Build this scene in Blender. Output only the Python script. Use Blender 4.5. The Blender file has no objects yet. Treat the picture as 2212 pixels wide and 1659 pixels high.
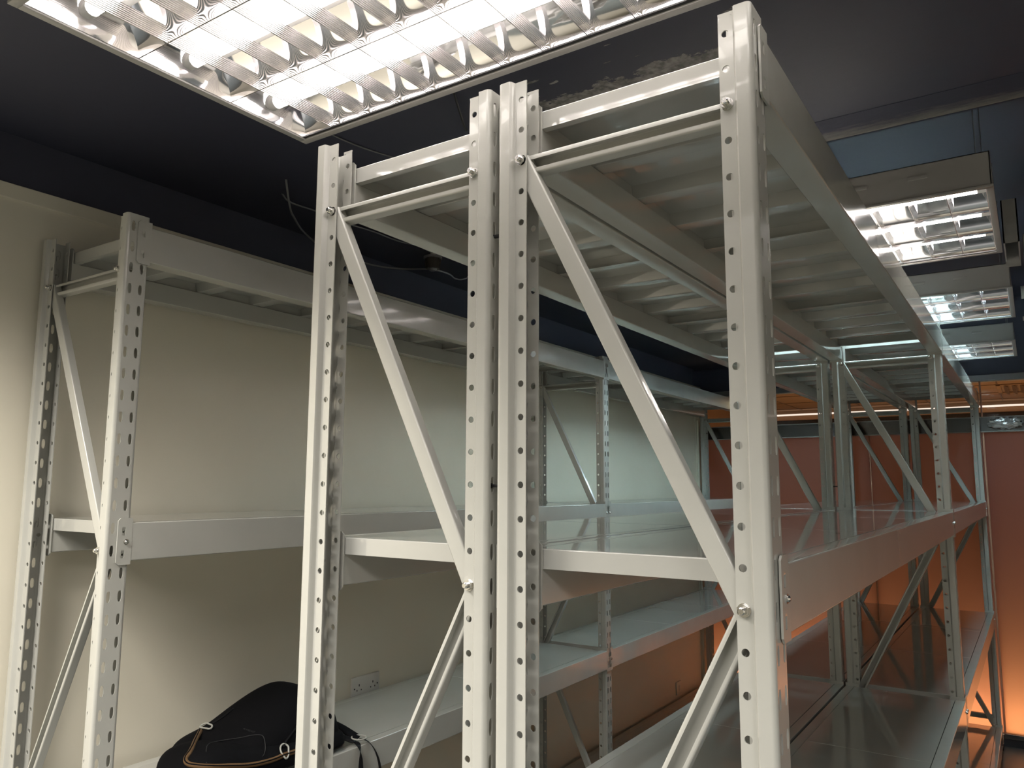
import bpy, bmesh, math, random
from mathutils import Vector, Matrix
PI = math.pi
random.seed(7)
SC = bpy.context.scene
COL = SC.collection
FZ = 2.19            # height of the first punched hole above the floor
def V(*a): return Vector(a)

pitch, yaw, roll = .1291, .5892, .0041
cp, sp, cy, sy, cr, sr = math.cos(pitch), math.sin(pitch), math.cos(yaw), math.sin(yaw), math.cos(roll), math.sin(roll)
fwd = V(-sy*cp, cy*cp, sp); right = V(cy, sy, 0); up = right.cross(fwd)
r2 = right*cr+up*sr; u2 = -right*sr+up*cr

# ------------------------------------------------------------------ materials
def mat(name, base=(.5,.5,.5), rough=.5, metal=0.0, coat=0.0, emis=None, es=0.0, bump=None, var=None, spec=.5):
    m = bpy.data.materials.new(name); m.use_nodes = True
    nt = m.node_tree; b = nt.nodes['Principled BSDF']
    b.inputs['Base Color'].default_value = (*base, 1)
    b.inputs['Roughness'].default_value = rough
    b.inputs['Metallic'].default_value = metal
    b.inputs['Coat Weight'].default_value = coat
    b.inputs['Specular IOR Level'].default_value = spec
    if emis:
        b.inputs['Emission Color'].default_value = (*emis, 1)
        b.inputs['Emission Strength'].default_value = es
    tc = nt.nodes.new('ShaderNodeTexCoord')
    if var:      # (scale, amount): slight mottling of the colour
        n = nt.nodes.new('ShaderNodeTexNoise'); n.inputs['Scale'].default_value = var[0]; n.inputs['Detail'].default_value = 4
        nt.links.new(tc.outputs['Object'], n.inputs['Vector'])
        r = nt.nodes.new('ShaderNodeValToRGB')
        a = var[1]
        r.color_ramp.elements[0].position = .3; r.color_ramp.elements[1].position = .7
        r.color_ramp.elements[0].color = (*[c*(1-a) for c in base], 1)
        r.color_ramp.elements[1].color = (*[min(1, c*(1+a)) for c in base], 1)
        nt.links.new(n.outputs['Fac'], r.inputs['Fac']); nt.links.new(r.outputs['Color'], b.inputs['Base Color'])
    if bump:     # (scale, strength, distance)
        n = nt.nodes.new('ShaderNodeTexNoise'); n.inputs['Scale'].default_value = bump[0]; n.inputs['Detail'].default_value = 3
        nt.links.new(tc.outputs['Object'], n.inputs['Vector'])
        bp = nt.nodes.new('ShaderNodeBump'); bp.inputs['Strength'].default_value = bump[1]; bp.inputs['Distance'].default_value = bump[2]
        nt.links.new(n.outputs['Fac'], bp.inputs['Height']); nt.links.new(bp.outputs['Normal'], b.inputs['Normal'])
    return m

M = {}
M['paint'] = mat('light_grey_enamel', (.45,.45,.415), .20, coat=.3, bump=(70,.05,.001), var=(9,.03))
M['beam'] = mat('glossy_beam_enamel', (.45,.45,.415), .13, coat=.4, bump=(60,.04,.001), var=(9,.03))
M['deck']  = mat('glossy_grey_enamel', (.44,.44,.41), .07, coat=.5, bump=(5,.035,.005), var=(3,.03))
M['galv']  = mat('zinc_bolt', (.72,.71,.68), .22, metal=1, bump=(200,.2,.0005))
M['black_plastic'] = mat('black_plastic', (.012,.012,.013), .45)
M['floor'] = mat('grey_green_floor', (.07,.08,.077), .35, bump=(20,.1,.002), var=(5,.12))
M['housing'] = mat('white_steel_housing', (.36,.35,.335), .4, bump=(60,.03,.001))
M['white_plastic'] = mat('white_plastic', (.62,.61,.57), .35)
M['mirror'] = mat('bright_louvre_mirror', (.92,.91,.94), .07, metal=1)
M['grey_metal'] = mat('dull_grey_metal', (.30,.30,.31), .4, metal=.6)
M['cable_grey'] = mat('grey_cable', (.20,.20,.20), .6)
M['tan'] = mat('tan_zip_tape', (.13,.070,.026), .7, bump=(300,.3,.001))
M['bag'] = mat('black_nylon', (.004,.004,.005), .85, bump=(400,.3,.001), spec=.12)
M['bag_dark'] = mat('black_mesh', (.003,.003,.004), .6, spec=.2)
M['buckle'] = mat('pale_grey_buckle', (.42,.42,.38), .4)
M['lettering'] = mat('dark_grey_print', (.022,.022,.023), .6)
M['pipe'] = mat('unpainted_plaster', (.30,.285,.25), .8, bump=(25,.5,.006), var=(12,.35))
M['tile'] = mat('tan_ceiling_tile', (.20,.115,.060), .8, var=(6,.05))
M['grille'] = mat('tan_vent_slat', (.09,.05,.025), .6)
M['copper'] = mat('copper_edge_trim', (.55,.32,.22), .35, metal=.5)
M['steel'] = mat('brushed_steel', (.16,.16,.16), .22, metal=.9, bump=(8,.15,.01))
M['dark_room'] = mat('dark_wall_paint', (.02,.018,.022), .7)
M['foil'] = mat('crumpled_plastic_film', (.55,.56,.56), .15, metal=.4, bump=(30,.6,.01))
M['sensor_glass'] = mat('smoky_plastic', (.07,.06,.05), .15)
M['stain'] = mat('rust_spot', (.55,.30,.05), .5)

def ribbed_mirror():
    m = mat('ribbed_louvre_metal', (.90,.87,.88), .22, metal=1)
    nt = m.node_tree; b = nt.nodes['Principled BSDF']
    tc = nt.nodes.new('ShaderNodeTexCoord'); w = nt.nodes.new('ShaderNodeTexWave')
    w.bands_direction = 'Z'; w.inputs['Scale'].default_value = 100
    nt.links.new(tc.outputs['Object'], w.inputs['Vector'])
    bp = nt.nodes.new('ShaderNodeBump'); bp.inputs['Strength'].default_value = .5; bp.inputs['Distance'].default_value = .0008
    nt.links.new(w.outputs['Fac'], bp.inputs['Height']); nt.links.new(bp.outputs['Normal'], b.inputs['Normal'])
    return m
M['ribbed'] = ribbed_mirror()

def tube_mat(name, col, s):
    m = bpy.data.materials.new(name); m.use_nodes = True
    nt = m.node_tree; nt.nodes.clear()
    e = nt.nodes.new('ShaderNodeEmission'); e.inputs['Color'].default_value = (*col,1); e.inputs['Strength'].default_value = s
    o = nt.nodes.new('ShaderNodeOutputMaterial'); nt.links.new(e.outputs[0], o.inputs[0]); return m
M['tube_warm'] = tube_mat('lit_tube_warm_white', (1,.93,.87), 11.5)
M['tube_white'] = tube_mat('lit_tube_white', (1,.94,.87), 34)
M['tube_cool'] = tube_mat('lit_tube_cool_white', (.68,.93,1), 92)
M['led'] = tube_mat('lit_led_strip', (1,.80,.68), .9)
M['glow_low'] = tube_mat('added_panel_glow', (1,.50,.185), 38)  # glow of the added strip behind the frosted panels
M['spot'] = tube_mat('lit_downlight', (1,.85,.5), 14)

# plaster wall, cream
def wall_mat():
    m = mat('cream_wall_paint', (.74,.70,.585), .55, bump=(40,.12,.002), var=(1.3,.05)); return m
M['wall'] = wall_mat()

# navy ceiling with flaked patches along a line
def ceiling_mat():
    m = mat('navy_ceiling_paint', (.044,.046,.072), .62, bump=(30,.15,.003))
    nt = m.node_tree; b = nt.nodes['Principled BSDF']
    tc = nt.nodes.new('ShaderNodeTexCoord'); sp = nt.nodes.new('ShaderNodeSeparateXYZ')
    nt.links.new(tc.outputs['Object'], sp.inputs[0])
    def math_(op, a, c=None, clamp=False):
        n = nt.nodes.new('ShaderNodeMath'); n.operation = op; n.use_clamp = clamp
        for i, s in enumerate((a, c)):
            if s is None: continue
            if isinstance(s, (int, float)): n.inputs[i].default_value = s
            else: nt.links.new(s, n.inputs[i])
        return n.outputs[0]
    # distance past the flaked line y = .555 (towards the racks it is bare, towards the lamp it is painted)
    d = math_('SUBTRACT', sp.outputs['Y'], .515)
    n1 = nt.nodes.new('ShaderNodeTexNoise'); n1.inputs['Scale'].default_value = 22; n1.inputs['Detail'].default_value = 8; n1.inputs['Roughness'].default_value = .7
    mp = nt.nodes.new('ShaderNodeMapping'); mp.inputs['Scale'].default_value = (.6,1,1)
    nt.links.new(tc.outputs['Object'], mp.inputs[0]); nt.links.new(mp.outputs[0], n1.inputs['Vector'])
    nn = math_('SUBTRACT', n1.outputs['Fac'], .5)
    e = math_('ADD', d, math_('MULTIPLY', nn, .16))
    a1 = math_('MULTIPLY', math_('ADD', e, 0.0), 400, True)           # bare beyond the line
    far = math_('MULTIPLY', math_('SUBTRACT', .66, sp.outputs['Y']), 100, True)
    xa = math_('MULTIPLY', math_('ADD', sp.outputs['X'], .44), 60, True)
    xb = math_('MULTIPLY', math_('SUBTRACT', .10, sp.outputs['X']), 60, True)
    patch = math_('MULTIPLY', math_('MULTIPLY', a1, far), math_('MULTIPLY', xa, xb))
    # small stray flakes
    n2 = nt.nodes.new('ShaderNodeTexNoise'); n2.inputs['Scale'].default_value = 34; n2.inputs['Detail'].default_value = 5
    mp2 = nt.nodes.new('ShaderNodeMapping'); mp2.inputs['Scale'].default_value = (.5,1.4,1)
    nt.links.new(tc.outputs['Object'], mp2.inputs[0]); nt.links.new(mp2.outputs[0], n2.inputs['Vector'])
    fl = math_('MULTIPLY', math_('SUBTRACT', n2.outputs['Fac'], .69), 300, True)
    near = math_('MULTIPLY', math_('SUBTRACT', sp.outputs['Y'], .34), 100, True)
    fl = math_('MULTIPLY', math_('MULTIPLY', fl, near), math_('MULTIPLY', math_('MULTIPLY', xa, xb), far))
    fac = math_('MAXIMUM', patch, fl)
    mix = nt.nodes.new('ShaderNodeMix'); mix.data_type = 'RGBA'
    n3 = nt.nodes.new('ShaderNodeTexNoise'); n3.inputs['Scale'].default_value = 60; nt.links.new(tc.outputs['Object'], n3.inputs['Vector'])
    r = nt.nodes.new('ShaderNodeValToRGB'); r.color_ramp.elements[0].position = .35; r.color_ramp.elements[1].position = .65
    r.color_ramp.elements[0].color = (.13,.125,.12,1); r.color_ramp.elements[1].color = (.34,.32,.30,1)
    nt.links.new(n3.outputs['Fac'], r.inputs['Fac'])
    mix.inputs[6].default_value = (.044,.046,.072,1)
    nt.links.new(fac, mix.inputs[0]); nt.links.new(r.outputs['Color'], mix.inputs[7])
    nt.links.new(mix.outputs[2], b.inputs['Base Color'])
    return m
M['ceiling'] = ceiling_mat()

def lip_mat():  # navy to grey: worn paint plus the lip's light gradient put into colour
    m = mat('worn_shaded_lip_plaster', (.30,.285,.25), .8, bump=(25,.5,.006))
    nt = m.node_tree; b = nt.nodes['Principled BSDF']
    tc = nt.nodes.new('ShaderNodeTexCoord'); sp = nt.nodes.new('ShaderNodeSeparateXYZ'); nt.links.new(tc.outputs['Object'], sp.inputs[0])
    n = nt.nodes.new('ShaderNodeTexNoise'); n.inputs['Scale'].default_value = 6; n.inputs['Detail'].default_value = 9; n.inputs['Roughness'].default_value = .75
    mp = nt.nodes.new('ShaderNodeMapping'); mp.inputs['Scale'].default_value = (.5,3,3); nt.links.new(tc.outputs['Object'], mp.inputs[0]); nt.links.new(mp.outputs[0], n.inputs['Vector'])
    a = nt.nodes.new('ShaderNodeMath'); a.operation = 'MULTIPLY_ADD'; nt.links.new(n.outputs['Fac'], a.inputs[0]); a.inputs[1].default_value = .16; nt.links.new(sp.outputs['Y'], a.inputs[2])
    r = nt.nodes.new('ShaderNodeMapRange'); r.inputs[1].default_value = 1.12+.005; r.inputs[2].default_value = 1.12+.075
    nt.links.new(a.outputs[0], r.inputs[0])
    mx = nt.nodes.new('ShaderNodeMix'); mx.data_type = 'RGBA'; mx.inputs[6].default_value = (.044,.046,.072,1); mx.inputs[7].default_value = (.34,.325,.285,1)
    nt.links.new(r.outputs[0], mx.inputs[0]); nt.links.new(mx.outputs[2], b.inputs['Base Color']); return m
M['lip'] = lip_mat()

def frosted_mat(name, col, tr):
    m = bpy.data.materials.new(name); m.use_nodes = True
    nt = m.node_tree; nt.nodes.clear()
    t = nt.nodes.new('ShaderNodeBsdfTranslucent'); t.inputs['Color'].default_value = (*tr,1)
    d = nt.nodes.new('ShaderNodeBsdfDiffuse'); d.inputs['Color'].default_value = (*col,1)
    g = nt.nodes.new('ShaderNodeBsdfGlossy'); g.inputs['Roughness'].default_value = .5; g.inputs['Color'].default_value = (.5,.5,.5,1)
    x1 = nt.nodes.new('ShaderNodeMixShader'); x1.inputs[0].default_value = .35
    nt.links.new(t.outputs[0], x1.inputs[1]); nt.links.new(d.outputs[0], x1.inputs[2])
    x2 = nt.nodes.new('ShaderNodeMixShader'); x2.inputs[0].default_value = .03
    nt.links.new(x1.outputs[0], x2.inputs[1]); nt.links.new(g.outputs[0], x2.inputs[2])
    o = nt.nodes.new('ShaderNodeOutputMaterial'); nt.links.new(x2.outputs[0], o.inputs[0]); return m
M['frost'] = frosted_mat('frosted_film_terracotta', (.30,.13,.10), (.74,.60,.60))
M['frost_red'] = frosted_mat('frosted_film_red', (.30,.10,.085), (.72,.60,.57))
def glass_mat():
    m = bpy.data.materials.new('clear_partition_glass'); m.use_nodes = True
    nt = m.node_tree; nt.nodes.clear()
    t = nt.nodes.new('ShaderNodeBsdfTransparent'); t.inputs['Color'].default_value = (.93,.95,.94,1)
    g = nt.nodes.new('ShaderNodeBsdfGlossy'); g.inputs['Roughness'].default_value = .02
    f = nt.nodes.new('ShaderNodeFresnel'); f.inputs['IOR'].default_value = 1.45
    x = nt.nodes.new('ShaderNodeMixShader'); nt.links.new(f.outputs[0], x.inputs[0])
    nt.links.new(t.outputs[0], x.inputs[1]); nt.links.new(g.outputs[0], x.inputs[2])
    o = nt.nodes.new('ShaderNodeOutputMaterial'); nt.links.new(x.outputs[0], o.inputs[0]); return m
M['glass'] = glass_mat()

# ------------------------------------------------------------------ mesh helpers
def finish(bm, name, m, smooth=35):
    bmesh.ops.recalc_face_normals(bm, faces=bm.faces[:])
    me = bpy.data.meshes.new(name); bm.to_mesh(me); bm.free()
    me.materials.append(M[m] if isinstance(m, str) else m)
    if smooth:
        for p in me.polygons: p.use_smooth = True
        me.set_sharp_from_angle(angle=math.radians(smooth))
    return me
def weighted(me):
    t = bpy.data.objects.new('tmp', me); COL.objects.link(t)
    md = t.modifiers.new('w', 'WEIGHTED_NORMAL'); md.mode = 'FACE_AREA'; md.weight = 50; md.keep_sharp = True
    r = bpy.data.meshes.new_from_object(t.evaluated_get(bpy.context.evaluated_depsgraph_get()))
    bpy.data.objects.remove(t); r.name = me.name; return r
def link(name, me, parent=None, loc=(0,0,0), rot=(0,0,0)):
    o = bpy.data.objects.new(name, me); COL.objects.link(o)
    o.location = loc; o.rotation_euler = rot
    if parent: o.parent = parent
    return o
def obj(name, bm, m, parent=None, smooth=35, loc=(0,0,0), rot=(0,0,0)):
    return link(name, finish(bm, name, m, smooth), parent, loc, rot)
def box(bm, a, b, bev=0):
    r = bmesh.ops.create_cube(bm, size=1)
    vs = r['verts']
    for v in vs:
        v.co = V(*[(a[i]+b[i])/2 + v.co[i]*(b[i]-a[i]) for i in range(3)])
    if bev:
        es = list({e for v in vs for e in v.link_edges})
        bmesh.ops.bevel(bm, geom=es, offset=bev, segments=2, affect='EDGES', profile=.5)
def bx(*boxes, bev=0):
    bm = bmesh.new()
    for a, b in boxes: box(bm, a, b, bev)
    return bm
def prism(bm, pts, a, b, axis):
    """closed polygon pts (2D) extruded along axis from a to b"""
    def mk(p, t):
        return {'x': V(t,p[0],p[1]), 'y': V(p[0],t,p[1]), 'z': V(p[0],p[1],t)}[axis]
    A = [bm.verts.new(mk(p, a)) for p in pts]; B = [bm.verts.new(mk(p, b)) for p in pts]
    n = len(pts)
    bm.faces.new(A); bm.faces.new(B[::-1])
    for i in range(n): bm.faces.new((A[i], A[(i+1)%n], B[(i+1)%n], B[i]))
def arc(cx, cy, r, a0, a1, n=5):
    return [(cx+r*math.cos(math.radians(a0+(a1-a0)*i/n)), cy+r*math.sin(math.radians(a0+(a1-a0)*i/n))) for i in range(n+1)]
def cyl(bm, p, q, r, n=16, r2=None):
    p, q = Vector(p), Vector(q); d = q-p
    mt = Matrix.Translation((p+q)/2) @ d.to_track_quat('Z','Y').to_matrix().to_4x4()
    bmesh.ops.create_cone(bm, cap_ends=True, segments=n, radius1=r, radius2=r if r2 is None else r2, depth=d.length, matrix=mt)
def curve_obj(name, pts, r, m, parent=None, cyclic=False, res=6, flat=None):
    cu = bpy.data.curves.new(name, 'CURVE'); cu.dimensions = '3D'
    if flat:
        cu.extrude = flat; cu.bevel_depth = r
    else:
        cu.bevel_depth = r
    cu.bevel_resolution = 3
    s = cu.splines.new('BEZIER'); s.bezier_points.add(len(pts)-1)
    for bp, p in zip(s.bezier_points, pts):
        bp.co = p; bp.handle_left_type = bp.handle_right_type = 'AUTO'
    s.use_cyclic_u = cyclic; s.resolution_u = res
    return baked(name, cu, m, parent)
def baked(name, cu, m, parent=None, loc=(0,0,0), rot=(0,0,0)):
    t = bpy.data.objects.new('tmp', cu); COL.objects.link(t)
    me = bpy.data.meshes.new_from_object(t.evaluated_get(bpy.context.evaluated_depsgraph_get()))
    bpy.data.objects.remove(t); me.name = name
    me.materials.clear(); me.materials.append(M[m])
    for p in me.polygons: p.use_smooth = True
    return link(name, me, parent, loc, rot)
def thing(name, label, cat, loc=(0,0,0), rot=(0,0,0), group=None):
    o = bpy.data.objects.new(name, None); COL.objects.link(o); o.empty_display_size = .05
    o.location = loc; o.rotation_euler = rot
    o['label'] = label; o['category'] = cat
    if group: o['group'] = group
    return o
def tag(o, label, cat, group=None):
    o['label'] = label; o['category'] = cat
    if group: o['group'] = group
    return o
def struct(name, bm, m, smooth=0):
    o = obj(name, bm, m, None, smooth); o['kind'] = 'structure'; return o

# ------------------------------------------------------------------ the rack kit
# rack coordinates: x across the depth, y along the run, z up from the floor
PD, PW = .046, .055      # upright depth and slotted-face width
LIP = .010               # rear lips stand in by this much
TH = .002
PITCH = .05
TOP = FZ + .030
NH = 43                  # punched holes per column
def upright_mesh():
    """Open section: u from the rear lip (0) to the slotted face (PD), v across (0..PW)."""
    bm = bmesh.new()
    zb = [0.0, FZ-.05*(NH-1)-.025-.05*0]
    zs = []                                  # cell bounds round every hole
    for k in range(NH): zs.append(FZ-.05*k+.025)
    zs.append(FZ-.05*(NH-1)-.025)
    def quad(p, q, z0, z1):
        bm.faces.new([bm.verts.new(V(p[0],p[1],z0)), bm.verts.new(V(q[0],q[1],z0)), bm.verts.new(V(q[0],q[1],z1)), bm.verts.new(V(p[0],p[1],z1))])
    def strip(p, q, z0, z1):
        quad(p, q, z0, z1)
    def cell(p, q, z0, z1, holes):
        """plate from p to q with polygon holes given as lists of (t along pq in metres, z)"""
        p2, q2 = Vector(p), Vector(q); L = (q2-p2).length; d = (q2-p2)/L
        bounds = [0] + [(holes[i][1]+holes[i+1][0])/2 for i in range(len(holes)-1)] + [L]
        for i, (_, _, poly) in enumerate(holes):
            t0, t1 = bounds[i], bounds[i+1]
            n = len(poly)
            # outer points matched to the hole's points by direction
            cx = sum(a for a, _ in poly)/n; cz = sum(b for _, b in poly)/n
            outer = []
            for a, b in poly:
                dx, dz = a-cx, b-cz
                s = 1e9
                if dx > 1e-9: s = min(s, (t1-cx)/dx)
                if dx < -1e-9: s = min(s, (t0-cx)/dx)
                if dz > 1e-9: s = min(s, (z1-cz)/dz)
                if dz < -1e-9: s = min(s, (z0-cz)/dz)
                outer.append((cx+dx*s, cz+dz*s))
            def w(t, z):
                c = p2 + d*t; return V(c.x, c.y, z)
            corners = [(t0,z0),(t1,z0),(t1,z1),(t0,z1)]
            I = [bm.verts.new(w(*a)) for a in poly]; O = [bm.verts.new(w(*a)) for a in outer]
            for j in range(n):
                k2 = (j+1) % n
                o1, o2 = outer[j], outer[k2]
                extra = []
                for c in corners:      # a corner lies between two outer points on different sides
                    def ang(pt): return math.atan2(pt[1]-cz, pt[0]-cx)
                    a0 = ang(o1); a1 = (ang(o2)-a0) % (2*PI); ac = (ang(c)-a0) % (2*PI)
                    if 1e-4 < ac < a1-1e-4: extra.append((ac, c))
                extra = [bm.verts.new(w(*c)) for _, c in sorted(extra)]
                bm.faces.new([I[j], O[j]] + extra + [O[k2], I[k2]])
    def circ(ct, cz, r, n=14):
        return [(ct+r*math.cos(2*PI*i/n+.001), cz+r*math.sin(2*PI*i/n+.001)) for i in range(n)]
    def hexs(ct, cz, w, h):
        return [(ct+w*.55, cz-h), (ct+w, cz-h*.5), (ct+w, cz+h*.5), (ct+w*.55, cz+h), (ct-w*.55, cz+h), (ct-w, cz+h*.5), (ct-w, cz-h*.5), (ct-w*.55, cz-h)]
    lipa = [(0,LIP),(.0205,LIP)]
    step = [(.0205,LIP),(.0222,LIP*.8),(.0240,LIP*.2),(.0260,0)]
    r = .006
    corner = [(PD-r+r*math.sin(math.radians(a)), r-r*math.cos(math.radians(a))) for a in (0,22.5,45,67.5,90)]
    def flip(ps): return [(u, PW-v) for u, v in ps]
    levels = list(zip(zs[1:], zs[:-1]))
    ends = [(0.0, zs[-1]), (zs[0], TOP)]
    # plain strips
    for poly in (step, [(.0260,0),(PD-r,0)], corner):
        for P in (poly, flip(poly)):
            for p, q in zip(P[:-1], P[1:]):
                for z0, z1 in levels + ends: strip(p, q, z0, z1)
    for P in (lipa, flip(lipa)):
        for z0, z1 in ends: strip(P[0], P[1], z0, z1)
    for z0, z1 in ends: strip((PD,r), (PD,PW-r), z0, z1)
    for z0, z1 in levels:
        c = (z0+z1)/2
        for P in (lipa, flip(lipa)):
            cell(P[0], P[1], z0, z1, [(.0047,.0142,circ(.0095,c,.0050))])
        m_ = (PW-2*r)/2
        cell((PD,r), (PD,PW-r), z0, z1, [(m_-.0172,m_-.0084,hexs(m_-.0128,c,.0044,.0118)), (m_+.0084,m_+.0172,hexs(m_+.0128,c,.0044,.0118))])
    bmesh.ops.remove_doubles(bm, verts=bm.verts[:], dist=1e-5)
    bmesh.ops.recalc_face_normals(bm, faces=bm.faces[:])
    # solid sheet: thicken inwards by hand
    me = bpy.data.meshes.new('upright'); 
    bmesh.ops.triangulate(bm, faces=[f for f in bm.faces if len(f.verts) > 4])
    bm.to_mesh(me); bm.free()
    tmp = bpy.data.objects.new('tmp', me); COL.objects.link(tmp)
    md = tmp.modifiers.new('s', 'SOLIDIFY'); md.thickness = TH; md.offset = 0; md.use_even_offset = True
    dg = bpy.context.evaluated_depsgraph_get()
    me2 = bpy.data.meshes.new_from_object(tmp.evaluated_get(dg))
    bpy.data.objects.remove(tmp)
    me2.name = 'upright'
    me2.materials.clear(); me2.materials.append(M['paint'])
    for p in me2.polygons: p.use_smooth = True
    me2.set_sharp_from_angle(angle=math.radians(32))
    return weighted(me2)
UP = upright_mesh()

def bolt_mesh():
    bm = bmesh.new()
    cyl(bm, (0,.001,0), (0,-.0010,0), .0085, 20)          # washer
    cyl(bm, (0,-.001,0), (0,-.0074,0), .0077, 6)          # nut
    cyl(bm, (0,-.0075,0), (0,-.0125,0), .0047, 14)        # shank end
    cyl(bm, (0,-.0125,0), (0,-.0138,0), .0047, 14, .0034)
    cyl(bm, (0,.001,0), (0,.036,0), .0042, 12)
    cyl(bm, (0,.035,0), (0,.041,0), .0080, 6)
    return finish(bm, 'bolt', 'galv', 30)
BOLT = bolt_mesh()
def foot_mesh():
    return finish(bx(((-.002,-.002,0),(PD+.002,PW+.002,.022)), bev=.002), 'foot', 'black_plastic', 30)
FOOT = foot_mesh()

def channel_mesh(L, w, d, lip, name):
    """C section along +x of length L, web width w (z), depth d (y: 0 web .. d open side)"""
    bm = bmesh.new(); h = w/2; r = .003
    def path(o):
        hh, dd, rr = h-o, d, max(r-o, .0008)
        out = [(dd-o, hh-lip+0), ] if lip else []
        p = []
        if lip: p += [(dd-o, hh-lip)] + [(dd-o-rr+rr*math.cos(a), hh-rr+rr*math.sin(a)) for a in (0, PI/4, PI/2)]
        else: p += [(dd, hh)]
        p += [(o+rr-rr*math.sin(a), hh-rr+rr*math.cos(a)) for a in (0, PI/4, PI/2)]
        return p
    t = .0018
    outer = path(0); outer = outer + [(y,-z) for y, z in outer[::-1]]
    inner = path(t); inner = inner + [(y,-z) for y, z in inner[::-1]]
    if lip:
        inner[0] = (inner[0][0], outer[0][1]); inner[-1] = (inner[-1][0], outer[-1][1])
    else:
        inner[0] = (d, h-t); inner[-1] = (d, -h+t)
    rings = []
    for x in (0, L):
        rings.append(([bm.verts.new(V(x,y,z)) for y, z in outer], [bm.verts.new(V(x,y,z)) for y, z in inner]))
    n = len(outer)
    for i in range(n-1):
        for s in (0, 1):
            a, b = rings[0][s], rings[1][s]
            bm.faces.new((a[i], a[i+1], b[i+1], b[i]))
        for e in (0, 1):
            o, q = rings[e]
            bm.faces.new((o[i], o[i+1], q[i+1], q[i]))
    for i in (0, n-1):
        bm.faces.new((rings[0][0][i], rings[0][1][i], rings[1][1][i], rings[1][0][i]))
    return weighted(finish(bm, name, 'paint', 50))

DEPTH = .3981            # slotted face to slotted face
HOLE = PD-.0095          # hole column from the slotted face
SPAN = DEPTH-2*HOLE      # between the hole columns
H_BR = channel_mesh(SPAN+.020, .031, .024, .008, 'horizontal_brace')
DL = math.hypot(SPAN, .65)
D_BR = channel_mesh(DL+.020, .028, .018, 0, 'diagonal_brace')
D_OPEN = channel_mesh(DL+.020, .030, .020, .0065, 'diagonal_brace_open')

BH = .085                # beam height
BEAM_OUT = .005         # beam face stands out from the slotted face by this much
def beam_mesh(L):
    bm = bmesh.new()
    b = .0025
    pts = [(0,-b),(b*.3,-b*.3),(b,0),(.031,0),(.032,-.001),(.032,-.029),(.045,-.029),(.047,-.031),(.047,-BH+b),(.047-b,-BH),(b,-BH),(b*.3,-BH+b*.3),(0,-BH+b)]
    # x measured inwards from the outer face
    prism(bm, pts, 0, L, 'y')
    return weighted(finish(bm, 'beam', 'beam', 50))
def connector_mesh():
    """angle bracket: plate on the slotted face with two punched hooks, leg returned between upright and beam end.
       origin: outer corner at top of beam level, x inwards, y from the beam end towards the upright (negative y)"""
    bm = bmesh.new()
    zt, zb = .011, -.093
    W = .031
    t = .003
    # face plate as a frame round two slots
    ys = [-W, -W+.010, -W+.018, 0]
    def pl(y0, y1, z0, z1): box(bm, (-.0005, y0, z0), (t-.0005, y1, z1))
    c = .006
    # plate outline with cut corners, with the two windows left open
    z1a, z1b = -.008, -.028
    z2a, z2b = -.058, -.078
    prism(bm, [(-W+c,zt),(t,zt),(t,z1a),(-W,z1a),(-W,zt-c)], -.0005, t-.0005, 'x')
    pl(-W, ys[1], z1b, z1a); pl(ys[2], t, z1b, z1a)
    pl(-W, t, z2a, z1b)
    pl(-W, ys[1], z2b, z2a); pl(ys[2], t, z2b, z2a)
    prism(bm, [(-W,z2b),(t,z2b),(t,zb),(-W+c,zb),(-W,zb+c)], -.0005, t-.0005, 'x')
    # hook tongues pressed inwards through the windows
    for za, zc in ((z1a,z1b),(z2a,z2b)):
        prism(bm, [(t-.0005,za),(.011,za-.004),(.011,zc+.003),(t-.0005,zc+.009)], ys[1]+.001, ys[1]+.0035, 'y')
        prism(bm, [(-.0005,za),(.004,za-.007),(.004,za-.010),(-.0005,za-.004)], ys[1], ys[2], 'y')
    # returned leg
    prism(bm, [(.0024,zt),(.044,zt),(.050,zt-.006),(.050,zb+.006),(.044,zb),(.0024,zb)], 0, t, 'y')
    # weld bead to the beam end
    for i in range(9):
        bmesh.ops.create_icosphere(bm, subdivisions=1, radius=.0016, matrix=Matrix.Translation((.0008, t+.0002, -.004-.0095*i)))
    return finish(bm, 'beam_connector', 'paint', 40)
CONN = connector_mesh()
def pin_mesh():
    bm = bmesh.new(); cyl(bm, (.012,0,0), (-.003,0,0), .0042, 14); cyl(bm, (-.003,0,0), (-.0052,0,0), .0042, 14, .0022)
    cyl(bm, (0,0,0), (-.0015,0,0), .0062, 16)
    return finish(bm, 'locking_pin', 'galv', 40)
PIN = pin_mesh()
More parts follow.
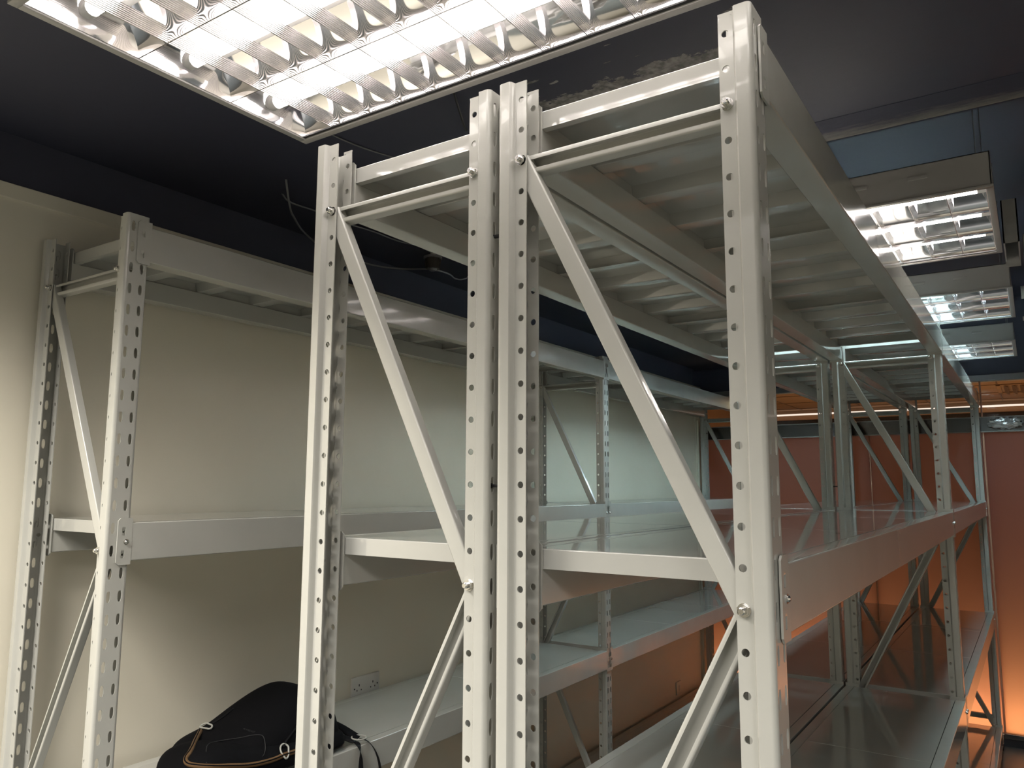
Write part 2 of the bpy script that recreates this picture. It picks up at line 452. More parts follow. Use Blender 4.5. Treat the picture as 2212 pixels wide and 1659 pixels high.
def deck_mesh(W, L):
    """shelf panel: tray folded down on all sides with three stiffening channels below; origin at corner, z=0 top"""
    bm = bmesh.new(); t = .0015; hgt = .030; b = .0022
    # top with folded skirts, rounded edges
    def shell(o):
        return [(o, -hgt), (o, -b), (o+(b-o*.3)*.3, -b*.3-o*.5), (b, -o)]
    prof = [(0,-hgt),(0,-b),(b*.3,-b*.3),(b,0),(L-b,0),(L-b*.3,-b*.3),(L,-b),(L,-hgt),(L-t,-hgt),(L-t,-b),(L-b,-t),(b,-t),(t,-b),(t,-hgt)]
    A = [bm.verts.new(V(0,y,z)) for y, z in prof]; B = [bm.verts.new(V(W,y,z)) for y, z in prof]
    n = len(prof)
    for i in range(n): bm.faces.new((A[i], A[(i+1)%n], B[(i+1)%n], B[i]))
    for ring in (A, B):
        for i in range(7): bm.faces.new((ring[i], ring[i+1], ring[n-2-i], ring[n-1-i])) if i < 7 and n-2-i > i+1 else None
    # end skirts and their inward lips
    box(bm, (0,t,-hgt), (t,L-t,-t)); box(bm, (W-t,t,-hgt), (W,L-t,-t))
    box(bm, (0,t,-hgt), (W,.014,-hgt+t)); box(bm, (0,L-.014,-hgt), (W,L-t,-hgt+t))
    # three channels, open side up
    for k in range(1, 4):
        y = L*k/4 + (.008 if k == 1 else 0)
        prism(bm, [(y-.026,-t),(y-.020,-hgt+.003),(y-.018,-hgt+.001),(y+.018,-hgt+.001),(y+.020,-hgt+.003),(y+.026,-t),(y+.0245,-t),(y+.0175,-hgt+.003),(y-.0175,-hgt+.003),(y-.0245,-t)], t, W-t, 'x')
    return weighted(finish(bm, 'shelf_panel', 'deck', 50))

RUN = [0.0, 2.42, 4.8306]                        # near rear-lip planes of the three end frames
LEVELS = [FZ+.000, FZ-.695, FZ-1.375, FZ-2.055]
YO = -LIP                                        # slotted section starts this much nearer than the lip plane
BEAMS, DECKS = {}, {}

def make_rack(name, label, loc, group, pins=(0,1)):
    root = thing(name, label, 'storage rack', loc, (0,0,0), group)
    # local x = 0 at the left slotted face, DEPTH at the right one
    for yi, y in enumerate(RUN):
        for side in (0, 1):
            if side == 0: l, r = (PD, y+YO+PW, 0), (0,0,PI)
            else: l, r = (DEPTH-PD, y+YO, 0), (0,0,0)
            o = link('upright', UP, root, l, r)
            f = link('foot', FOOT, o); f['label'] = 'black plastic foot cap'
            hx = HOLE if side == 0 else DEPTH-HOLE
            hs = (2, 28) if side == 0 else (2, 15, 41)
            for k in hs:
                wz = FZ-.05*k
                if side == 0: b = link('bolt', BOLT, o, (PD-hx, LIP+.034+.001, wz), (0,0,PI))
                else: b = link('bolt', BOLT, o, (hx-(DEPTH-PD), LIP-.001, wz))
                b['label'] = 'zinc plated bolt with hexagon nut'
        # horizontals (open side towards the near end)
        for k in (2, 40):
            link('horizontal_brace', H_BR, root, (HOLE-.010, y+.032, FZ-.05*k-.006), (0,0,0)).scale = (1,-1,1)
        # diagonals zig-zag between the uprights
        ang = math.atan2(-.65, SPAN)
        for i, (xa, ka, xb, kb) in enumerate(((HOLE,2,DEPTH-HOLE,15),(DEPTH-HOLE,15,HOLE,28),(HOLE,28,DEPTH-HOLE,41))):
            za, zb_ = FZ-.05*ka-.006, FZ-.05*kb-.006
            a = math.atan2(zb_-za, xb-xa)
            c, s = math.cos(a), math.sin(a)
            if i == 1:
                o = link('diagonal_brace', D_OPEN, root, (xa-.010*c, y+.031, za-.010*s), (0,-a,0)); o.scale = (1,-1,1)
            else:
                o = link('diagonal_brace', D_BR, root, (xa-.010*c, y+.0035, za-.010*s), (0,-a,0))
    for bay in (0, 1):
        y0 = RUN[bay]+YO+PW+.003; y1 = RUN[bay+1]+YO-.003
        L = y1-y0
        key = round(L,4)
        if key not in BEAMS:
            BEAMS[key] = beam_mesh(L)
            DECKS[key] = deck_mesh(DEPTH-2*(.0335-BEAM_OUT), (L-.004)/3-.0012)
        for lv in LEVELS:
            for side in (0, 1):
                if side == 0: b = link('beam', BEAMS[key], root, (-BEAM_OUT, y0, lv))
                else:
                    b = link('beam', BEAMS[key], root, (DEPTH+BEAM_OUT, y0, lv)); b.scale = (-1,1,1)
                for e in (0, 1):
                    if e == 0: c = link('connector', CONN, b, (0,-.003,0))
                    else: c = link('connector', CONN, b, (0,L+.003,0)); 
                    if e == 1: c.scale = (1,-1,1)
                    if lv < FZ-.3 and side in pins:
                        p = link('locking_pin', PIN, b, (0, -.0135 if e == 0 else L+.0135, -.042))
                        p['label'] = 'small bright locking pin'
            pw = (L-.004)/3
            for i in range(3):
                link('shelf_panel', DECKS[key], root, (.0335-BEAM_OUT, y0+.002+i*pw+.0006, lv+.0002))
    return root

G = 'grey boltless storage racks'
RR = make_rack('storage_rack', 'grey steel storage rack at front right, its near right upright the tallest thing in view', (-.1736,0,0), G, (1,))
LR = make_rack('storage_rack', 'grey steel storage rack in the middle, backed against the right-hand rack', (-.5903,0,0), G, (0,))
WR = make_rack('storage_rack', 'grey steel storage rack standing along the cream wall, holding the backpack', (-1.6261,0,.0), G)
for c in WR.children:
    if c.name.startswith(('beam','shelf_panel')): c.location.z += .006

# rust spot on the near right upright
# cable ties between the back-to-back uprights
for i, (y, k) in enumerate(((.006,4.2),(.006,12.0),(2.426,12.0))):
    bm = bmesh.new(); box(bm, (-.1935,y-.0025,FZ-.05*k-.004), (-.172,y+.0025,FZ-.05*k+.001), .0008); cyl(bm, (-.1935,y,FZ-.05*k-.0015), (-.1945,y,FZ-.05*k-.0015), .004, 10)
    lab = ['upper black cable tie joining the two near middle uprights', 'lower black cable tie joining the two near middle uprights', 'black cable tie joining the middle uprights further back'][i]
    tag(obj('cable_tie', bm, 'black_plastic'), lab, 'cable tie', 'cable ties between the racks')

# ------------------------------------------------------------------ room
WX = -1.66
CZ = FZ+.30
XR, YN, YF = 3.2, -4.2, 4.95
struct('floor', bx(((WX-.1,YN-.1,-.1),(XR+.1,8.6,0))), 'floor')
struct('wall_left', bx(((WX-.12,YN,0),(WX,4.80,FZ+.165))), 'wall')
struct('trim_1', bx(((WX-.11,YN,FZ+.128),(WX+.006,4.80,FZ+.168)), bev=.002), 'wall')
struct('wall_left_upper', bx(((WX-.12,YN,FZ+.168),(WX-.002,4.80,CZ+.05))), 'ceiling')
struct('wall_right', bx(((XR,YN,0),(XR+.1,YF,CZ+.4))), 'wall')
struct('wall_near', bx(((WX-.1,YN-.1,0),(XR+.1,YN,CZ+.4))), 'wall')
# door lining at the far end of the cream wall
bm = bx(((WX-.12,4.80,0),(WX+.004,4.93,FZ+.168)),((WX+.004,4.83,0),(WX+.016,4.90,FZ-.10)))
struct('trim_2', bm, 'wall')
# ceiling: low slab over the near part, raised bay beyond its lip on the right
EDGE_Y = 1.12
struct('ceiling', bx(((WX-.1,YN-.1,CZ),(XR+.1,EDGE_Y,CZ+.1)), ((WX-.1,EDGE_Y,CZ),(-.25,YF+.1,CZ+.1)), ((-.25,EDGE_Y,CZ+.32),(XR+.1,YF+.1,CZ+.4)), ((-.27,EDGE_Y,CZ+.1),(-.25,YF+.1,CZ+.4)), ((-.25,EDGE_Y-.02,CZ+.1),(XR+.1,EDGE_Y,CZ+.4))), 'ceiling')
# worn rounded lip, its dark-to-bright shading coloured in
bm = bmesh.new()
pts = [(EDGE_Y-.14,CZ+.001),(EDGE_Y-.14,CZ-.001)] + [(EDGE_Y-.050+.075*math.sin(a), CZ+.052-.062*math.cos(a)) for a in [i*PI/14 for i in range(0,9)]] + [(EDGE_Y+.012,CZ+.09)]
prism(bm, pts, -.20, XR, 'x')
o = struct('trim_3', bm, 'lip', 40)
# cross members inside the raised bay
tag(obj('ceiling_duct', bx(((.52,2.72,CZ+.02),(XR,2.92,CZ+.12)), bev=.004), 'pipe'), 'grey boxed duct crossing above the far right fittings, nearer one', 'duct', 'pale runs in the raised ceiling bay')
bm = bmesh.new(); cyl(bm, (.50,3.25,CZ-.01), (XR,3.25,CZ-.01), .030, 20)
tag(obj('ceiling_pipe', bm, 'white_plastic'), 'pale cream pipe crossing at the right edge above the light fittings', 'pipe', 'pale runs in the raised ceiling bay')
bm = bmesh.new(); cyl(bm, (.50,3.95,CZ-.005), (XR,3.95,CZ-.005), .012, 16)
tag(obj('ceiling_conduit', bm, 'white_plastic'), 'thin pale conduit crossing at the right edge behind the cream pipe', 'conduit', 'pale runs in the raised ceiling bay')

# ------------------------------------------------------------------ glass partition at the far end
HX = .236
def bar(name, a, b, m, bev=.002):
    return struct(name, bx((a,b), bev=bev), m)
bar('trim_4', (WX-.1,YF-.03,FZ+.085), (XR,YF+.05,FZ+.125), 'grey_metal')       # head frame
bar('wall_far', (WX-.1,YF-.02,FZ+.125), (XR,YF+.05,CZ+.4), 'ceiling', 0)
bar('trim_5', (WX+.0,YF-.02,FZ-.245), (XR,YF+.03,FZ-.150), 'steel')            # transom
bar('trim_13', (WX,YF-.026,FZ-.250), (XR,YF-.018,FZ-.243), 'housing', .001)
bar('trim_14', (WX,YF-.026,FZ-.155), (XR,YF-.018,FZ-.148), 'housing', .001)
bar('trim_6', (WX+.0,YF-.025,.045), (XR,YF+.03,.075), 'steel')                 # sill rail
bar('baseboard_far', (WX+.0,YF-.02,0), (XR,YF+.03,.045), 'dark_room', .001)
bar('trim_7', (HX-.006,YF-.008,.075), (HX+.006,YF+.02,FZ-.245), 'copper', .001)
bar('trim_8', (HX-.005,YF-.006,FZ-.15), (HX+.005,YF+.02,FZ+.085), 'copper', .001)
for i, x in enumerate((-1.15,-.45)):
    bar('trim_%d' % (9+i), (x-.004,YF-.004,.075), (x+.004,YF+.016,FZ-.245), 'copper', .001)
wf = struct('window_1', bx(((WX,YF,.075),(HX,YF+.008,FZ-.245))), 'frost')
wf2 = struct('window_2', bx(((HX,YF,.075),(XR,YF+.008,FZ-.245))), 'frost_red')
wg = struct('window_3', bx(((WX,YF,FZ-.150),(XR,YF+.008,FZ+.085))), 'glass')
# film bundle lying on the transom
bm = bmesh.new()
bmesh.ops.create_uvsphere(bm, u_segments=20, v_segments=12, radius=1)
for v in bm.verts:
    n = math.sin(v.co.x*9+v.co.z*7)*math.cos(v.co.y*8+v.co.z*5)
    v.co = V(.36+v.co.x*.090*(1+.25*n), YF-.035+v.co.y*.016*(1+.3*n), FZ-.196+v.co.z*.032*(1+.35*n))
tag(obj('crumpled_film', bm, 'foil', smooth=20), 'crumpled clear plastic film stuck on the steel transom', 'plastic film')
# next room behind the glass
struct('ceiling_next_room', bx(((WX-.4,YF+.05,FZ+.20),(XR,8.4,FZ+.26))), 'tile')
bm = bmesh.new()
for x in (-1.5,-.9,-.3,.3,.9,1.5): box(bm, (x-.004,YF+.05,FZ+.196), (x+.004,7.55,FZ+.2005))
for y in (5.6,6.2,6.8,7.4): box(bm, (WX-.4,y-.004,FZ+.196), (XR,y+.004,FZ+.2005))
struct('trim_11', bm, 'grille')
struct('wall_next_room', bx(((WX-.4,8.4,0),(XR,8.5,FZ+.3))), 'dark_room')
struct('wall_next_left', bx(((WX-.5,YF+.05,0),(WX-.4,8.5,FZ+.3))), 'tile')
struct('trim_12', bx(((WX-.4,7.62,FZ+.10),(XR,7.66,FZ+.20))), 'tile')
o = obj('ceiling_light_strip', bx(((WX-.3,7.55,FZ+.145),(XR-.1,7.60,FZ+.159))), 'led'); tag(o, 'long warm glowing light strip in the room behind the glass', 'light strip')
# vent
vt = thing('ceiling_vent', 'tan slatted air vent in the tiled ceiling behind the glass', 'vent', (.42,6.55,FZ+.196))
bm = bmesh.new()
for a, b in (((-.13,-.35,-.004),(-.10,.35,.004)),((.55,-.35,-.004),(.58,.35,.004)),((-.13,-.35,-.004),(.58,-.31,.004)),((-.13,.31,-.004),(.58,.35,.004))): box(bm, a, b, .001)
obj('frame', bm, 'tile', vt)
for i in range(12):
    bm = bmesh.new(); x = -.08+i*.055
    prism(bm, [(x,-.002),(x+.030,-.018),(x+.033,-.016),(x+.003,.002)], -.31, .31, 'y'); obj('slat', bm, 'grille', vt, 0)
# glow strip added low down to light the frosted panels from behind
o = obj('added_glow_strip', bx(((WX,YF+.20,.02),(XR-.1,YF+.26,.05))), 'glow_low'); tag(o, 'warm glowing strip added on the floor behind the frosted panels', 'light strip')
for i, (x, y) in enumerate(((-.60,6.4),(-.42,6.9))):
    bm = bmesh.new(); cyl(bm, (x,y,FZ+.199), (x,y,FZ+.192), .035, 20)
    tag(obj('downlight', bm, 'spot'), ['round lit downlight behind the glass, left of the pair','round lit downlight behind the glass, right of the pair'][i], 'downlight', 'small downlights in the next room')

# ------------------------------------------------------------------ louvred light fittings
def light_fitting(label, x0, y0, x1, y1, z, h, tube, group, wires=None):
    W, L = y1-y0, x1-x0
    root = thing('ceiling_light', label, 'ceiling light', (x0,y0,z), (0,0,0), group)
    t = .012
    # housing: tray open below with rim
    bm = bmesh.new()
    box(bm, (0,0,h-.002), (L,W,h))
    for a, b in (((0,0,0),(L,.002,h)),((0,W-.002,0),(L,W,h)),((0,0,0),(.002,W,h)),((L-.002,0,0),(L,W,h))): box(bm, a, b)
    hs = obj('housing', bm, 'housing', root, 0)
    for i, xx in enumerate((L-.32, L-.18, L-.78, L-.64)):
        obj('clip', bx(((xx,-.003,h*.55),(xx+.045,.001,h*.55+.010)), bev=.001), 'housing', hs)
    bm = bmesh.new(); e = .0
    for a, b in (((-.004,-.004,-.003),(L+.004,t,.003)),((-.004,W-t,-.003),(L+.004,W+.004,.003)),((-.004,t,-.003),(t,W-t,.003)),((L-t,t,-.003),(L+.004,W-t,.003))): box(bm, a, b, .001)
    obj('rim', bm, 'housing', root, 30)
    rw = (W-2*t)/3; hh = .052
    zt = .056
    obj('shade_gap_strip', bx(((t,W-t-.007,.0005),(L-t,W-t+.0005,.0035))), 'black_plastic', root, 0)  # dark strip standing in for the shaded gap between rim and reflector
    # curved reflector wings between the tube rows
    def wing(yc, sgn, base=.0012):
        pts = []
        for i in range(13):
            s = i/12
            pts.append((yc+sgn*(base+(rw*.24)*s**2.2), .001+zt*s))
        return pts
    for r in range(3):
        ya, yb = t+r*rw, t+(r+1)*rw
        for yc, sg in ((ya,1),(yb,-1)):
            p = wing(yc, sg)
            q = [(a-sg*.0008, b) for a, b in p[::-1]]
            bm = bmesh.new(); prism(bm, p+q, t, L-t, 'x')
            o = obj('reflector', bm, 'mirror', root, 60)
        # end reflectors
    for xc, sg in ((t,1),(L-t,-1)):
        p = [(xc+sg*(.0012+.022*(i/12)**2.2), .001+zt*i/12) for i in range(13)]
        q = [(a-sg*.0008, b) for a, b in p[::-1]]
        bm = bmesh.new(); prism(bm, p+q, t, W-t, 'y'); obj('end_reflector', bm, 'mirror', root, 60)
    # tray above
    obj('reflector_tray', bx(((t,t,zt+.004),(L-t,W-t,zt+.006))), 'housing', root, 0)
    # cross blades, hollow wedge shaped, between the wings
    nb = int(round((L-2*t)/.0885)); bp = (L-2*t)/nb
    for r in range(3):
        ya, yb = t+r*rw, t+(r+1)*rw
        for k in range(1, nb):
            x = t+k*bp
            bm = bmesh.new()
            def ring(z, hw):
                s = (z-.001)/zt; ins = .0012+rw*.24*s**2.2
                return [bm.verts.new(V(x+sx*hw, y, z)) for sx, y in ((-1,ya+ins),(1,ya+ins),(1,yb-ins),(-1,yb-ins))]
            zz = [.0012,.010,.019,.027]; hw = [.0010,.0026,.0044,.0064]
            rs = [ring(a, b) for a, b in zip(zz, hw)]
            bm.faces.new(rs[0])
            for A, B in zip(rs[:-1], rs[1:]):
                for i in range(4): bm.faces.new((A[i], A[(i+1)%4], B[(i+1)%4], B[i]))
            bm.faces.new(rs[-1][::-1])
            obj('louvre_blade', bm, 'ribbed', root, 0)
        yc = (ya+yb)/2
        bm = bmesh.new(); cyl(bm, (.035,yc,.037), (L-.035,yc,.037), .0125, 16); obj('tube', bm, tube, root, 40)
        for xx in (t+.004, L-t-.022):
            bm = bmesh.new(); cyl(bm, (xx,yc,.037), (xx+.018,yc,.037), .0135, 14)
            obj('lamp_holder', bm, 'white_plastic', root, 30)
    if wires:
        for (wx, wy) in ((L-.03,.06),(L-.03,W-.06),(.03,.06),(.03,W-.06)):
            bm = bmesh.new(); cyl(bm, (wx,wy,h), (wx,wy,wires-z), .0012, 6); obj('suspension_wire', bm, 'grey_metal', root)
    return root
GL = 'louvred light fittings above the aisle'
X0, X1 = -.797, .455
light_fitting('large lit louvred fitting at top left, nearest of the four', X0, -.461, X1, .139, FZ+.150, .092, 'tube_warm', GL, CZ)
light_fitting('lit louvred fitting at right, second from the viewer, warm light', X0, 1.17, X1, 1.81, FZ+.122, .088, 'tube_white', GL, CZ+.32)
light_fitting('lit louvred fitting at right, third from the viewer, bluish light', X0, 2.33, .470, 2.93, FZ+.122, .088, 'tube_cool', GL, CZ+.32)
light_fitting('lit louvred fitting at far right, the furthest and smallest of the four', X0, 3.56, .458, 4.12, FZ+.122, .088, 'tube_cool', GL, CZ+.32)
# hanger bracket beside the second fitting
bm = bx(((.462,1.86,FZ+.16),(.505,1.864,FZ+.30)),((.462,1.86,FZ+.16),(.466,2.10,FZ+.30)),((.501,1.86,FZ+.16),(.505,2.10,FZ+.30)),((.462,2.10,FZ+.14),(.505,2.104,FZ+.30)))
tag(obj('ceiling_gear_box', bm, 'housing'), 'narrow pale open steel box hung between the second and third fittings', 'metal box')

# ------------------------------------------------------------------ small things on wall and ceiling
def socket_double():
    r = thing('power_socket', 'white double wall socket above the shelf near the backpack', 'power socket', (WX,1.261,FZ-1.355))
    obj('faceplate', bx(((0,-.073,-.043),(.009,.073,.043)), bev=.003), 'white_plastic', r)
    bm = bmesh.new()
    for c in (-.036, .036):
        box(bm, (.0088,c-.002,.008), (.0096,c+.002,.016)); box(bm, (.0088,c-.013,-.008), (.0096,c-.009,-.003)); box(bm, (.0088,c+.009,-.008), (.0096,c+.013,-.003))
    for c in (-.060,.060): cyl(bm, (.0085,c,.002), (.0096,c,.002), .003, 12)
    obj('pin_holes', bm, 'black_plastic', r, 0)
socket_double()
r = thing('power_socket', 'small single wall outlet low on the cream wall near the far end', 'power socket', (WX,4.345,FZ-1.99))
obj('faceplate', bx(((0,-.043,-.043),(.009,.043,.043)), bev=.003), 'wall', r)
obj('rocker', bx(((.009,-.012,-.018),(.012,.012,.018)), bev=.001), 'white_plastic', r)

s = thing('ceiling_sensor', 'small smoky round detector hanging from the dark ceiling with a grey cable', 'detector', (-1.403,1.31,CZ))
bm = bmesh.new(); cyl(bm, (0,0,0), (0,0,-.020), .010, 14); obj('stem', bm, 'white_plastic', s)
bm = bmesh.new(); cyl(bm, (0,0,-.018), (0,0,-.026), .036, 24); obj('flange', bm, 'cable_grey', s)
bm = bmesh.new(); cyl(bm, (0,0,-.026), (0,0,-.066), .029, 24, .026)
for i in range(8):
    a = i*PI/4; cyl(bm, (.030*math.cos(a),.030*math.sin(a),-.026), (.026*math.cos(a),.026*math.sin(a),-.066), .0025, 6)
obj('body', bm, 'sensor_glass', s)
bm = bmesh.new(); cyl(bm, (0,0,-.066), (0,0,-.074), .018, 18, .012); obj('cap', bm, 'cable_grey', s)
cz = FZ
tag(curve_obj('ceiling_cable', [(-1.30,.50,cz+.30),(-1.33,.542,cz+.24),(-1.409,.628,cz+.24),(-1.503,.758,cz+.24),(-1.575,.921,cz+.24),(-1.585,1.114,cz+.24),(-1.56,1.205,cz+.24),(-1.502,1.274,cz+.24),(-1.426,1.322,cz+.238),(-1.409,1.406,cz+.24),(-1.444,1.51,cz+.245),(-1.465,1.60,cz+.27),(-1.47,1.65,cz+.30)], .0032, 'cable_grey'), 'grey cable looping under the ceiling past the detector', 'cable', 'loose cables on the ceiling')
tag(curve_obj('ceiling_cable', [(-1.40,.57,cz+.298),(-1.421,.61,cz+.293),(-1.423,.724,cz+.295),(-1.421,.89,cz+.294),(-1.413,.997,cz+.296),(-1.408,1.114,cz+.294),(-1.390,1.20,cz+.296),(-1.400,1.29,cz+.297)], .0028, 'cable_grey'), 'thin grey cable running straight along the dark ceiling to the detector', 'cable', 'loose cables on the ceiling')
tag(curve_obj('ceiling_cable', [(-.967,.30,cz+.300),(-.95,.45,cz+.2965),(-.922,.575,cz+.300)], .0022, 'cable_grey'), 'short faint cable on the ceiling just beyond the nearest light fitting', 'cable', 'loose cables on the ceiling')
tag(curve_obj('ceiling_cable', [(-.555,.35,cz+.300),(-.569,.382,cz+.29),(-.618,.474,cz+.285),(-.658,.539,cz+.300)], .0030, 'black_plastic'), 'dark thin cable hanging above the near middle uprights', 'cable', 'loose cables on the ceiling')

# ------------------------------------------------------------------ backpack on the wall rack
SH = LEVELS[2]+.0065
bag = thing('backpack', 'black backpack with tan piping lying on the wall rack shelf', 'backpack', (0,0,SH))
def blob(name, prof, xc, hw, y0, ramp, y1, ramp2, lean0, ex, mt='bag'):
    bm = bmesh.new(); rings = []
    N = 32
    for y, hgt in prof:
        ring = []
        w = hw*min(1, math.sin(min(1, max(.02,(y-y0)/ramp))*PI/2)**.7)*min(1, math.sqrt(max(.02, (y1-y)/ramp2)))
        for i in range(N):
            a = 2*PI*i/N
            ca, sa = math.cos(a), math.sin(a)
            cx = abs(ca)**ex*(1 if ca >= 0 else -1); cz_ = abs(sa)**.75*(1 if sa >= 0 else -1)
            z = hgt*.36 + (hgt*.64*cz_ if cz_ > 0 else hgt*.35*cz_)
            x = xc + w*cx + lean0*max(0, cz_)
            n = .005*math.sin(y*37+a*3)*math.sin(a*5+y*11)
            ring.append(bm.verts.new(V(x+n, y, max(.001, z+n*.5))))
        rings.append(ring)
    for A, B in zip(rings[:-1], rings[1:]):
        for i in range(N): bm.faces.new((A[i], A[(i+1)%N], B[(i+1)%N], B[i]))
    bm.faces.new(rings[0]); bm.faces.new(rings[-1][::-1])
    o = obj(name, bm, mt, bag, 80)
    md = o.modifiers.new('sub', 'SUBSURF'); md.levels = 1; md.render_levels = 2
    return o
body = blob('body', [(.315,.02),(.320,.05),(.332,.072),(.355,.090),(.385,.100),(.42,.106),(.455,.116),(.50,.138),(.545,.157),(.59,.174),(.64,.185),(.68,.182),(.715,.166),(.745,.140),(.775,.10),(.792,.06),(.799,.03)], -1.365, .115, .305, .06, .807, .07, -.03, .62)
lower = blob('lower_compartment', [(.232,.018),(.238,.05),(.252,.080),(.28,.104),(.33,.108),(.38,.098),(.45,.085),(.55,.075),(.65,.07),(.74,.065),(.78,.045),(.792,.02)], -1.325, .098, .222, .07, .80, .06, -.01, .6)
bag_pts = []
def on_bag(y, z, off=.004):
    """x of the front surface at (y, z) by ray"""
    import mathutils.bvhtree
    global BVH
    hit = BVH.ray_cast(V(-.9, y, z), V(-1,0,0))
    return (hit[0].x if hit[0] else -1.30)+off
dg = bpy.context.evaluated_depsgraph_get()
from mathutils.bvhtree import BVHTree
bv, bf = [], []
for o in (body, lower):
    ev = o.evaluated_get(dg); mev = ev.to_mesh(); n0 = len(bv)
    bv += [v.co.copy() for v in mev.vertices]; bf += [tuple(i+n0 for i in p.vertices) for p in mev.polygons]
    ev.to_mesh_clear()
BVH = BVHTree.FromPolygons(bv, bf)
EYE = V(.4916,-.9647,FZ-.5999-SH)
def hit(px, py, off=.003):
    """point of the bag's surface lying on a sight line, lifted off along the normal"""
    d = fwd + right*((px-1106)/1676.33) - up*((py-829.5)/1676.33)
    h = BVH.ray_cast(EYE, d.normalized())
    if h[0] is None: return None
    return h[0]+h[1]*off if h[1].dot(d) < 0 else h[0]-h[1]*off
def surf(pts, off=.003): return [q for q in (hit(x, y, off) for x, y in pts) if q is not None]
pipe = [(436,1583),(425,1604),(413,1630),(405,1643),(409,1652),(427,1657),(460,1659),(502,1657),(542,1655),(570,1650),(597,1642),(617,1633),(638,1626),(665,1616),(700,1600)]
curve_obj('zip_tape', surf(pipe, .001), .0062, 'tan', bag)['label'] = 'tan zip tape running round the bag'
curve_obj('zip', surf(pipe, .0068), .0016, 'bag', bag)
pk = [(449,1652),(449,1622),(453,1612),(463,1607),(520,1597),(562,1590),(570,1592),(574,1600),(574,1630),(570,1637)]
curve_obj('pocket_edge', surf(pk, .001), .0011, 'lettering', bag)
def buckle(px, py, w_, h_, rot):
    q = []
    for a, b in ((-.5,.5),(.3,.55),(.5,.1),(.25,-.5),(-.05,-.45)):
        x, y = a*w_, -b*h_
        p = hit(px+x*math.cos(rot)-y*math.sin(rot), py+x*math.sin(rot)+y*math.cos(rot), .006)
        if p is None: return
        q.append(p)
    o = curve_obj('buckle', q, .0024, 'buckle', bag, cyclic=True); o['label'] = 'pale grey strap buckle'
buckle(616, 1628, 16, 24, 0)
buckle(452, 1577, 20, 9, 0)
curve_obj('webbing', surf([(668,1540),(645,1570),(622,1600),(612,1618)], .003), .004, 'bag_dark', bag)
curve_obj('grab_loop', surf([(462,1566),(470,1562),(500,1540),(506,1534)], .001), .003, 'bag_dark', bag)
# shoulder strap lying over the shelf edge
def ribbon(pts, hw, th, name, m):
    bm = bmesh.new(); prev = None
    P = [Vector(p) for p in pts]
    for i, p in enumerate(P):
        d = (P[min(i+1,len(P)-1)]-P[max(i-1,0)]).normalized()
        sdir = Vector((0,0,1)).cross(d)
        if sdir.length < .3: sdir = Vector((0,1,0)).cross(d) if abs(d.y) < .9 else Vector((1,0,0))
        sdir.normalize(); nn = d.cross(sdir).normalized()
        ring = [bm.verts.new(p+sdir*a*hw+nn*b*th) for a, b in ((-1,-1),(1,-1),(1,1),(-1,1))]
        if prev:
            for k in range(4): bm.faces.new((prev[k], prev[(k+1)%4], ring[(k+1)%4], ring[k]))
        else: bm.faces.new(ring)
        prev = ring
    bm.faces.new(prev[::-1])
    o = obj(name, bm, m, bag, 60); s = o.modifiers.new('sub','SUBSURF'); s.levels = 1; s.render_levels = 2
    return o
ribbon([(-1.42,.72,.080),(-1.36,.77,.062),(-1.31,.80,.040),(-1.27,.81,.020),(-1.245,.815,.012)], .022, .007, 'shoulder_strap', 'bag')
ribbon([(-1.38,.70,.045),(-1.31,.755,.030),(-1.26,.785,.018),(-1.235,.795,.008)], .020, .005, 'shoulder_strap', 'bag_dark')
ribbon([(-1.245,.812,.014),(-1.222,.828,.010),(-1.212,.850,-.020),(-1.208,.868,-.060),(-1.207,.875,-.110),(-1.207,.872,-.16)], .006, .0012, 'strap_end', 'bag_dark')
ribbon([(-1.242,.795,.010),(-1.221,.795,.004),(-1.213,.795,-.030),(-1.212,.792,-.080),(-1.212,.790,-.15)], .011, .0014, 'strap_end', 'bag_dark')
o = curve_obj('strap_adjuster', [(-1.250,.79,.019),(-1.226,.80,.016),(-1.230,.83,.016),(-1.254,.82,.019)], .0022, 'buckle', bag, cyclic=True); o['label'] = 'pale grey strap adjuster'

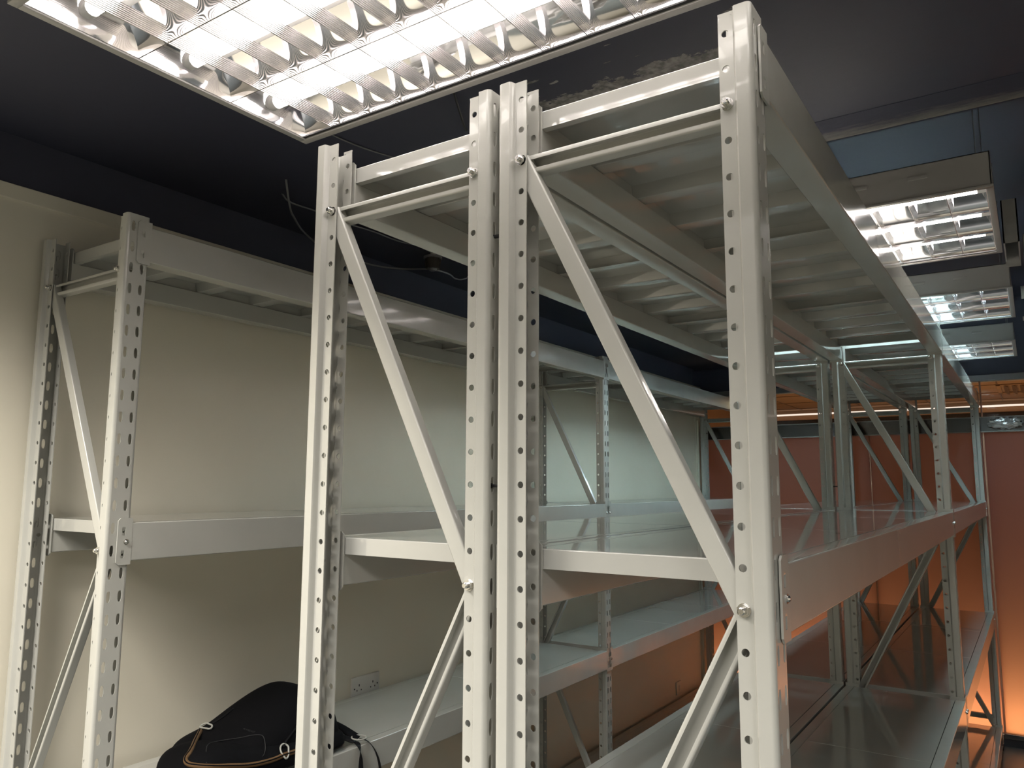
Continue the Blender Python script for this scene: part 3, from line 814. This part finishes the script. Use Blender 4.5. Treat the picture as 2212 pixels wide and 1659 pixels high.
# print on the bag, too small to read clearly
def text(body_, size, loc, rot, m, parent):
    cu = bpy.data.curves.new('brand_print', 'FONT'); cu.body = body_; cu.size = size; cu.extrude = .0002; cu.align_x = 'CENTER'
    return baked('brand_print', cu, m, parent, loc, rot)
ta, tb, tc_ = hit(528, 1579, .0015), hit(552, 1586, .0015), hit(537, 1593, .0015)
ex = (tb-ta).normalized(); ez = ex.cross(ta-tc_).normalized(); ey = ez.cross(ex)
tx = text('POMELAST', .0075, (0,0,0), (0,0,0), 'lettering', bag)
mw_ = Matrix((ex, ey, ez)).transposed().to_4x4(); mw_.translation = (ta+tb)/2; tx.matrix_local = mw_

# unseen lamps: a fitting behind the viewer, fill lamps added left and right
def lamp(name, loc, sx, sy, power, col, spread=130):
    l = bpy.data.lights.new(name, 'AREA'); l.shape = 'RECTANGLE'; l.size = sx; l.size_y = sy; l.energy = power; l.color = col; l.spread = math.radians(spread)
    o = bpy.data.objects.new(name, l); COL.objects.link(o); o.location = loc; return o
lamp('unseen_ceiling_lamp', (-.17,-1.62,FZ+.20), 1.2, .6, 36, (1,.95,.89), 146)
lamp('unseen_ceiling_lamp', (-1.08,-1.00,FZ+.24), .6, .6, 31, (1,.94,.86), 132)  # fill lamp added over the left aisle to brighten the wall
o = lamp('next_room_fill', (-.1,6.5,FZ-.9), 3.0, .4, 5, (1,.76,.52), 170); o.rotation_euler = (PI,0,0)  # upward fill added to light the tiles and the panels from behind
lamp('unseen_ceiling_lamp', (2.0,-1.6,FZ+.24), 1.2, .6, 50, (1,.96,.93), 150)  # fill lamp added on the unseen right side
# ------------------------------------------------------------------ world and camera
w = bpy.data.worlds.new('world'); SC.world = w; w.use_nodes = True
w.node_tree.nodes['Background'].inputs[0].default_value = (.02,.02,.025,1); w.node_tree.nodes['Background'].inputs[1].default_value = .3

cam = bpy.data.cameras.new('camera'); co = bpy.data.objects.new('camera', cam); COL.objects.link(co)
mw = Matrix((r2, u2, -fwd)).transposed().to_4x4(); mw.translation = V(.4916,-.9647,FZ-.5999)
co.matrix_world = mw
cam.sensor_fit = 'HORIZONTAL'; cam.sensor_width = 36; cam.lens = 1676.33/2212*36; cam.clip_start = .02
SC.camera = co
vs = SC.view_settings; vs.view_transform = 'Standard'; vs.look = 'None'; vs.gamma = 1; vs.use_curve_mapping = False
vs.exposure = 0.5
SC.cycles.max_bounces = 10; SC.cycles.diffuse_bounces = 5; SC.cycles.glossy_bounces = 6
SC.cycles.caustics_reflective = True
SC.cycles.sample_clamp_indirect = 6
SC.cycles.use_denoising = True
